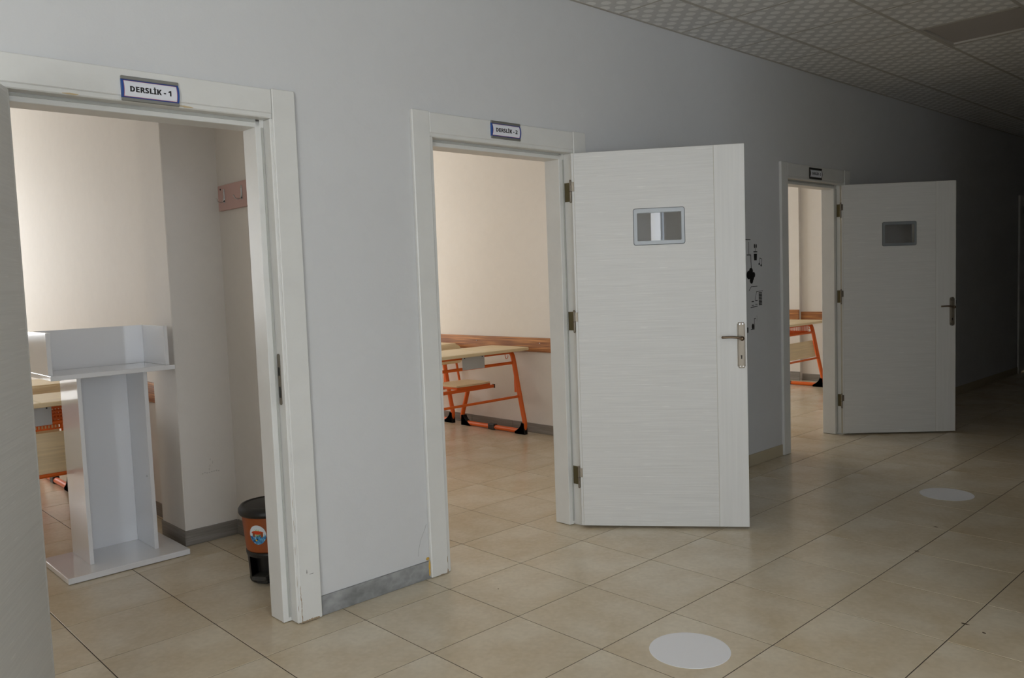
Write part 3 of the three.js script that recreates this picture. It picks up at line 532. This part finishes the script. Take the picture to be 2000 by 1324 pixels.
// local: x = 0 at the right-hand side frame and runs to -W, front foot at z = 0, seats behind at z < 0
function desk(label, pos, opt) {
  const o = thing('school_desk', label, 'desk', pos, 'school desks'); const W = opt.W ?? 1.12, r = 0.0215;
  const top = roundRect(-W - 0.04, 0.045, -0.46, 0.04, 0.03);
  const tg = slab(top, 0, 0.028, 0.006, 3).rotateX(-Math.PI / 2); // shape y becomes -z
  tg.scale(1, 1, -1); { const p = tg.attributes.position; const i = []; for (let k = 0; k < p.count; k += 3) i.push(k, k + 2, k + 1); tg.setIndex(i); }
  const tt = tg.toNonIndexed(); tt.computeVertexNormals(); tt.translate(0, 0.757, 0);
  part('tabletop', tt, deskTop, o, 'pale wood-grain tabletop');
  part('pencil_groove', box(-0.42, -0.405, 0.7845, 0.7862, -0.4, 0.02, 0.0003), deskEdge, o);
  for (const x of [0, -W]) {
    const f = part('side_frame', [tube([[x, 0.026, -0.45], [x, 0.026, -0.2], [x, 0.027, -0.075], [x, 0.05, -0.02], [x, 0.11, -0.012], [x, 0.24, -0.04], [x, 0.40, -0.074], [x, 0.56, -0.107], [x, 0.66, -0.128], [x, 0.72, -0.15], [x, 0.74, -0.2], [x, 0.741, -0.43]], r, 90, 10, 0.4), box(x - 0.004, x + 0.004, 0.375, 0.545, -0.128, -0.09, 0.001)], orange, o, 'bent orange steel side frame');
    part('foot_cap', footCap(-0.012, true), blackPlastic, f, 'black plastic foot');
    if (opt.seat) {
      part('seat_frame', tube([[x, 0.026, -0.45], [x, 0.026, -0.7], [x, 0.028, -0.8], [x, 0.055, -0.868], [x, 0.12, -0.868], [x, 0.24, -0.82], [x, 0.36, -0.775], [x, 0.405, -0.76]], r, 60, 10, 0.4), orange, o, 'bent orange steel seat leg');
      part('foot_cap', footCap(-0.868, false, 0.1), blackPlastic, f, 'black plastic foot');
      part('frame_joint', box(x - 0.024, x + 0.024, 0.002, 0.055, -0.49, -0.40, 0.006), blackPlastic, f, 'black joint between desk and seat frame');
    } else part('end_cap', bar([x, 0.027, -0.47], [x, 0.027, -0.40], 0.0225, 14), blackPlastic, f, 'black end cap');
  }
  part('crossbar', box(-W, 0, 0.722, 0.748, -0.165, -0.14, 0.002), orange, o, 'orange rail under the top');
  part('crossbar', bar([-W, 0.642, -0.124], [0, 0.642, -0.124], 0.0135), orange, o, 'orange rail');
  part('crossbar', bar([-W, 0.343, -0.062], [0, 0.343, -0.062], 0.0115), orange, o, 'thin lower orange rail');
  const plateX = opt.plate ?? -0.49;
  const np = part('name_plate', box(plateX - 0.125, plateX + 0.125, 0.634, 0.746, -0.112, -0.108, 0.0008), plateGrey, o, 'blank grey metal plate');
  for (const s of [-0.1, 0.1]) part('screw', new THREE.SphereGeometry(0.005, 8, 6).translate(plateX + s, 0.735, -0.107), black, np);
  part('bag_hook', tube([[-0.1, 0.74, -0.13], [-0.1, 0.70, -0.13], [-0.09, 0.685, -0.125], [-0.078, 0.695, -0.12], [-0.075, 0.715, -0.12]], 0.003, 20, 6), orange, o, 'wire bag hook');
  if (opt.panel) {
    const p = box(-W + 0.03, -0.03, opt.panel[0], opt.panel[1], -0.016, 0.0, 0.001); p.rotateX(-0.21);
    part('modesty_panel', p, deskTop, o, 'pale wood front panel');
  }
  if (opt.basket) {
    const bars = []; const y0 = 0.655, y1 = 0.735, n = opt.basket;
    for (let i = 0; i <= n; i++) { const x = -0.03 - i * (W - 0.06) / n; bars.push(box(x - 0.004, x + 0.004, y0, y1, -0.395, -0.39, 0.0008)); }
    for (const y of opt.mesh ? [0.66, 0.682, 0.704, 0.726] : [0.66, 0.73]) bars.push(box(-W + 0.03, -0.03, y - 0.004, y + 0.004, -0.396, -0.389, 0.0008));
    for (let i = 0; i < 9; i++) bars.push(bar([-W + 0.03, 0.655, -0.16 - i * 0.028], [-0.03, 0.655, -0.16 - i * 0.028], 0.003, 6));
    if (!opt.mesh) { for (let i = 0; i <= n; i++) { const x = -0.03 - i * (W - 0.06) / n; bars.push(box(x - 0.0035, x + 0.0035, 0.65, 0.728, -0.172, -0.167, 0.0008)); } bars.push(box(-W + 0.03, -0.03, 0.648, 0.656, -0.173, -0.166, 0.0008)); }
    if (opt.mesh) { for (let i = 0; i <= n; i++) { const x = -0.03 - i * (W - 0.06) / n; bars.push(box(x - 0.004, x + 0.004, 0.60, 0.715, -0.136, -0.131, 0.0008)); } for (const y of [0.605, 0.665, 0.685, 0.705]) bars.push(box(-W + 0.03, -0.03, y - 0.005, y + 0.005, -0.137, -0.13, 0.0008)); }
    part('book_basket', bars, orange, o, 'orange wire book basket');
  }
  if (opt.seat) {
    part('seat_bar', [box(-W - 0.02, 0.03, 0.39, 0.418, -0.462, -0.434, 0.002)], orange, o, 'orange bar under the seats');
    part('bar_end', box(0.03, 0.04, 0.386, 0.422, -0.466, -0.43, 0.003), blackPlastic, o);
    part('seat_bar', [box(-W, 0.0, 0.39, 0.418, -0.775, -0.747, 0.002)], orange, o, 'orange bar under the seats');
    for (const c of [-0.215, -W + 0.215]) {
      const sh = new THREE.Shape(); sh.moveTo(c - 0.2, 0.44); sh.quadraticCurveTo(c - 0.22, 0.6, c - 0.17, 0.76); sh.quadraticCurveTo(c, 0.8, c + 0.17, 0.76); sh.quadraticCurveTo(c + 0.22, 0.6, c + 0.2, 0.44); sh.quadraticCurveTo(c, 0.4, c - 0.2, 0.44);
      const sg = slab(sh, 0, 0.016, 0.005, 3).rotateX(-Math.PI / 2).translate(0, 0.437, 0);
      part('seat', sg, deskTop, o, 'pale rounded seat board');
      const rim = slab(sh, 0, 0.018, 0.003, 2).rotateX(-Math.PI / 2).translate(0, 0.4185, 0);
      part('seat_rim', rim, orange, o, 'orange rim under the seat');
      for (const s of [-0.13, 0.13]) part('backrest_post', tube([[c + s, 0.41, -0.74], [c + s, 0.43, -0.79], [c + s, 0.55, -0.82], [c + s, 0.74, -0.86]], 0.011, 24, 8), orange, o, 'orange backrest post');
      const bs = roundRect(-0.19, 0.19, 0.61, 0.79, 0.06); const bg = slab(bs, -0.006, 0.006, 0.003, 2); const p = bg.attributes.position; for (let k = 0; k < p.count; k++) p.setZ(k, p.getZ(k) - 0.858 - 0.2 * (p.getY(k) - 0.7) + 0.9 * p.getX(k) ** 2); bg.computeVertexNormals(); bg.translate(c, 0, 0);
      part('backrest', bg, deskTop, o, 'pale curved backrest');
    }
  }
  return o;
}
desk('front orange-framed desk with attached seats by the second classroom wall', [2.79, 0, -2.165], { seat: true });
desk('desk behind the front one in the second classroom, mostly hidden', [2.80, 0, -3.19], { seat: true });
desk('orange-framed desk with pale front panel and wire basket in the third classroom', [6.90, 0, -1.39], { panel: [0.37, 0.56], basket: 40, plate: -0.75 });
desk('orange-framed desk with tall front panel behind the lectern', [-0.62, 0, -2.22], { seat: true, panel: [0.345, 0.6], basket: 60, mesh: true, plate: -0.45 });
desk('rearmost desk glimpsed behind the lectern in the first classroom', [-0.62, 0, -3.27], { seat: true, panel: [0.345, 0.6], plate: -0.45 });

renderer.render(scene, camera);
